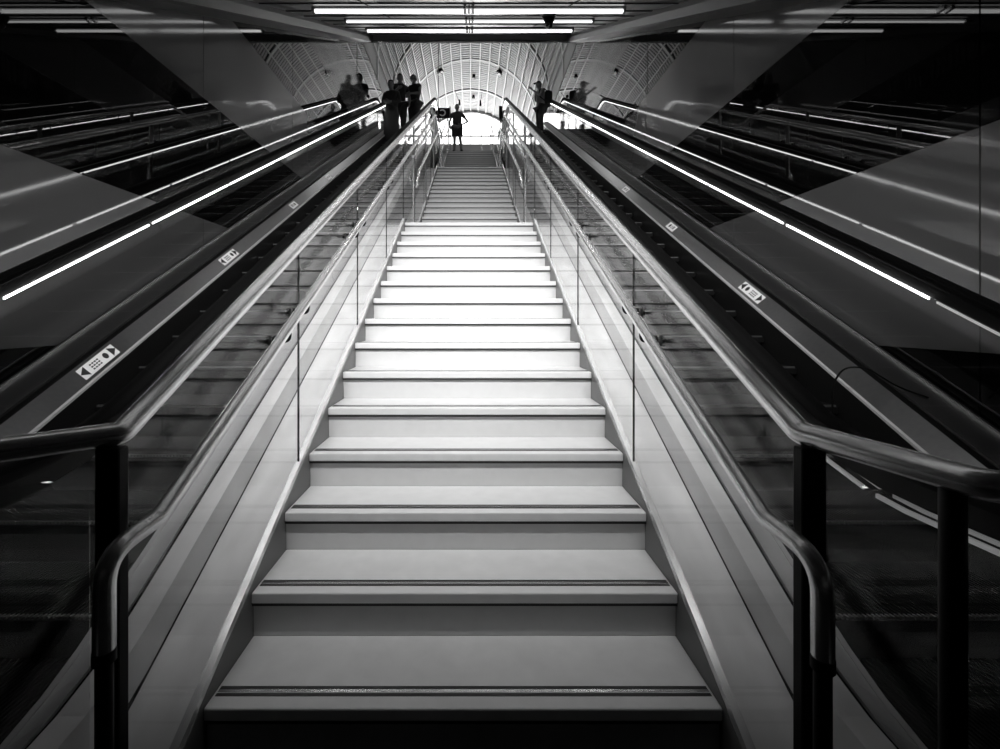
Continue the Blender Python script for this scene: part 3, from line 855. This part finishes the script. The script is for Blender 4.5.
    if bot == 'robe':
        bm = BM(); prof = [(1.05, .16, .12), (.85, .20, .15), (.5, .215, .165), (.12, .235, .18)]
        rings = [[bm.verts.new((rx*math.cos(2*math.pi*i/28)*(1+.04*math.sin(7*2*math.pi*i/28)*(1.05-z)), ry*math.sin(2*math.pi*i/28)*(1+.05*math.sin(5*2*math.pi*i/28)*(1.05-z)), z)) for i in range(28)] for z, rx, ry in prof]
        for a, b in zip(rings, rings[1:]):
            for i in range(28): bm.faces.new((a[i], a[(i+1) % 28], b[(i+1) % 28], b[i]))
        bm.faces.new(rings[0]); bm.faces.new(rings[-1])
        m_ = bpy.data.meshes.new('long_skirt'); bmesh.ops.recalc_face_normals(bm, faces=bm.faces[:]); bm.to_mesh(m_); bm.free(); m_.materials.append(bcol)
        for p in m_.polygons: p.use_smooth = True
        put('long_skirt', m_, t)
    else:
        cs = []
        P0 = (0, 0, .97, .15*g+G, .11*g+G)
        for s_, sd in ((-1, 'l'), (1, 'r')):
            hip = (s_*.094, 0, .88, .105*g+G, .108*g+G); kn = Vector(J['kn_'+sd]); an = Vector(J['an_'+sd])
            if bot == 'shorts': c_ = [P0, hip, tuple(Vector(hip[:3])*.5+kn*.5)+(.105, .105), tuple(Vector(hip[:3])*.12+kn*.88+Vector((0, 0, .02)))+(.098, .098)]
            else: c_ = [P0, hip, tuple(Vector(hip[:3])*.5+kn*.5)+(.094*g, .098*g), tuple(kn)+(.074, .076), tuple(kn*.5+an*.5)+(.068, .070), tuple(an+Vector((0, 0, .02)))+(.062, .066)]
            cs.append(c_)
        put('shorts' if bot == 'shorts' else 'trousers', skin_mesh('trousers', cs, bcol, levels=1), t)
    for s_, sd in ((-1, 'l'), (1, 'r')):
        an = Vector(J['an_'+sd]); ft = Vector(J.get('ft_'+sd, (s_*.02, .17, -.045)))
        cs = [[tuple(an+Vector((0, -.03, -.035)))+(.045, .04), tuple(an+Vector((ft.x*.5, ft.y*.5, -.045)))+(.047, .036), tuple(an+ft+Vector((0, .02, -.004)))+(.044, .028)]]
        put('shoe', skin_mesh('shoe', cs, M['shoe'], levels=1), t)
    return t
base_legs = dict(kn_l=(-.10, .02, .50), an_l=(-.105, -.02, .085), kn_r=(.10, .02, .50), an_r=(.105, -.02, .085))
def estep(x, Y):
    # top of the step under this place
    k = math.floor((Y-1.35)/.3464); yy = 1.35+k*.3464
    return base(yy) if slope(yy) > .3 else TOPZ
def face_pos(px, Y): return CX+(px-471)/F*Y
# man in the middle at the head of the stairs, facing the camera, hand on hip
J = dict(kn_l=(-.12, .03, .50), an_l=(-.16, .02, .085), kn_r=(.09, .01, .50), an_r=(.10, -.04, .085),
         el_l=(-.40, -.06, 1.17), wr_l=(-.20, .07, 1.02), el_r=(.27, -.02, 1.14), wr_r=(.24, .10, .93), hd_l=(1, .5, -.35), hs_l=(0, .3, 1), curl=.3)
person('person in dark shirt and shorts standing at the head of the stairs, hand on hip', (face_pos(457, 16.0), 16.03, 43*R), math.pi, 1.74, J, ('short', M['cdark'], 'shorts', M['cgrey']))
# right escalator: cap, backpack, facing left, arm on the outer handrail
YR = 13.3
J = dict(base_legs, neck=(0.02, .03, 1.50), el_l=(-.20, .17, 1.19), wr_l=(-.08, .38, 1.38), el_r=(.22, -.34, 1.33), wr_r=(.20, -.50, 1.10), hs_l=(0, 0, 1), hs_r=(0, 1, 0), curl=.5)
J['kn_l'] = (-.09, .05, .50); J['an_l'] = (-.10, .03, .085)
t = person('person in cap and backpack riding the right escalator, one arm raised, other hand on handrail', (face_pos(540, YR)+.02, YR, estep(2, YR)), math.radians(115), 1.64, J, ('short', M['cmid'], 'trousers', M['cdark']), hair='cap', headyaw=math.radians(-5))
J_b = BM()
box(J_b, -.17, .17, -.36, -.13, 1.00, 1.47, bev=.06); put('backpack', (lambda b: (lambda m: (b.to_mesh(m), b.free(), m.materials.append(M['cdark']), m)[-1])(bpy.data.meshes.new('backpack')))(J_b), t)
b = BM()
for sx in (-.11, .11):
    tube(b, fillet([(sx, -.15, 1.44), (sx, -.04, 1.50), (sx, .12, 1.42), (sx*1.2, .14, 1.2), (sx*1.5, -.10, 1.05)], .06, 4), .018, 8)
m_ = bpy.data.meshes.new('backpack_strap'); b.to_mesh(m_); b.free(); m_.materials.append(M['cdark']); put('backpack_strap', m_, t)
ph = BM(); box(ph, -.04, .04, -.005, .005, -.075, .075, bev=.004)
# left escalator: three people facing the camera side
def wz(Y): return estep(-2, Y)
J = dict(base_legs, el_l=(-.25, .02, 1.16), wr_l=(-.02, .19, 1.12), el_r=(.25, .03, 1.15), wr_r=(.04, .22, 1.08), hs_l=(0, 0, 1), hs_r=(0, 0, 1))
person('person in a long robe, lowest of the three on the left escalator', (-2.13, 12.0, wz(12.0)), math.radians(165), 1.76, J, ('long', M['cgrey'], 'robe', M['cgrey']), hair='long', slim=1.02, headyaw=math.radians(10))
J = dict(base_legs, el_l=(-.27, .0, 1.14), wr_l=(-.25, .12, .92), el_r=(.24, .05, 1.16), wr_r=(.10, .24, 1.22), hs_r=(0, 0, 1))
person('tallest of three on the left escalator, in dark top, standing in the middle', (-2.13, 13.4, wz(13.45)), math.radians(195), 1.90, J, ('short', M['cdark'], 'trousers', M['cdark']), hair='short', slim=1.0, headyaw=math.radians(-10))
J = dict(base_legs, el_l=(-.25, .04, 1.16), wr_l=(-.03, .20, 1.13), el_r=(.25, .05, 1.15), wr_r=(.05, .23, 1.10), hs_l=(0, 0, 1), hs_r=(0, 0, 1))
person('person with folded arms in dark t-shirt, rightmost on the left escalator, beside the steel rail', (-1.72, 13.6, wz(13.6)), math.radians(150), 1.78, J, ('short', M['cdark'], 'trousers', M['cdark']), hair='short', slim=1.08, headyaw=math.radians(-25))
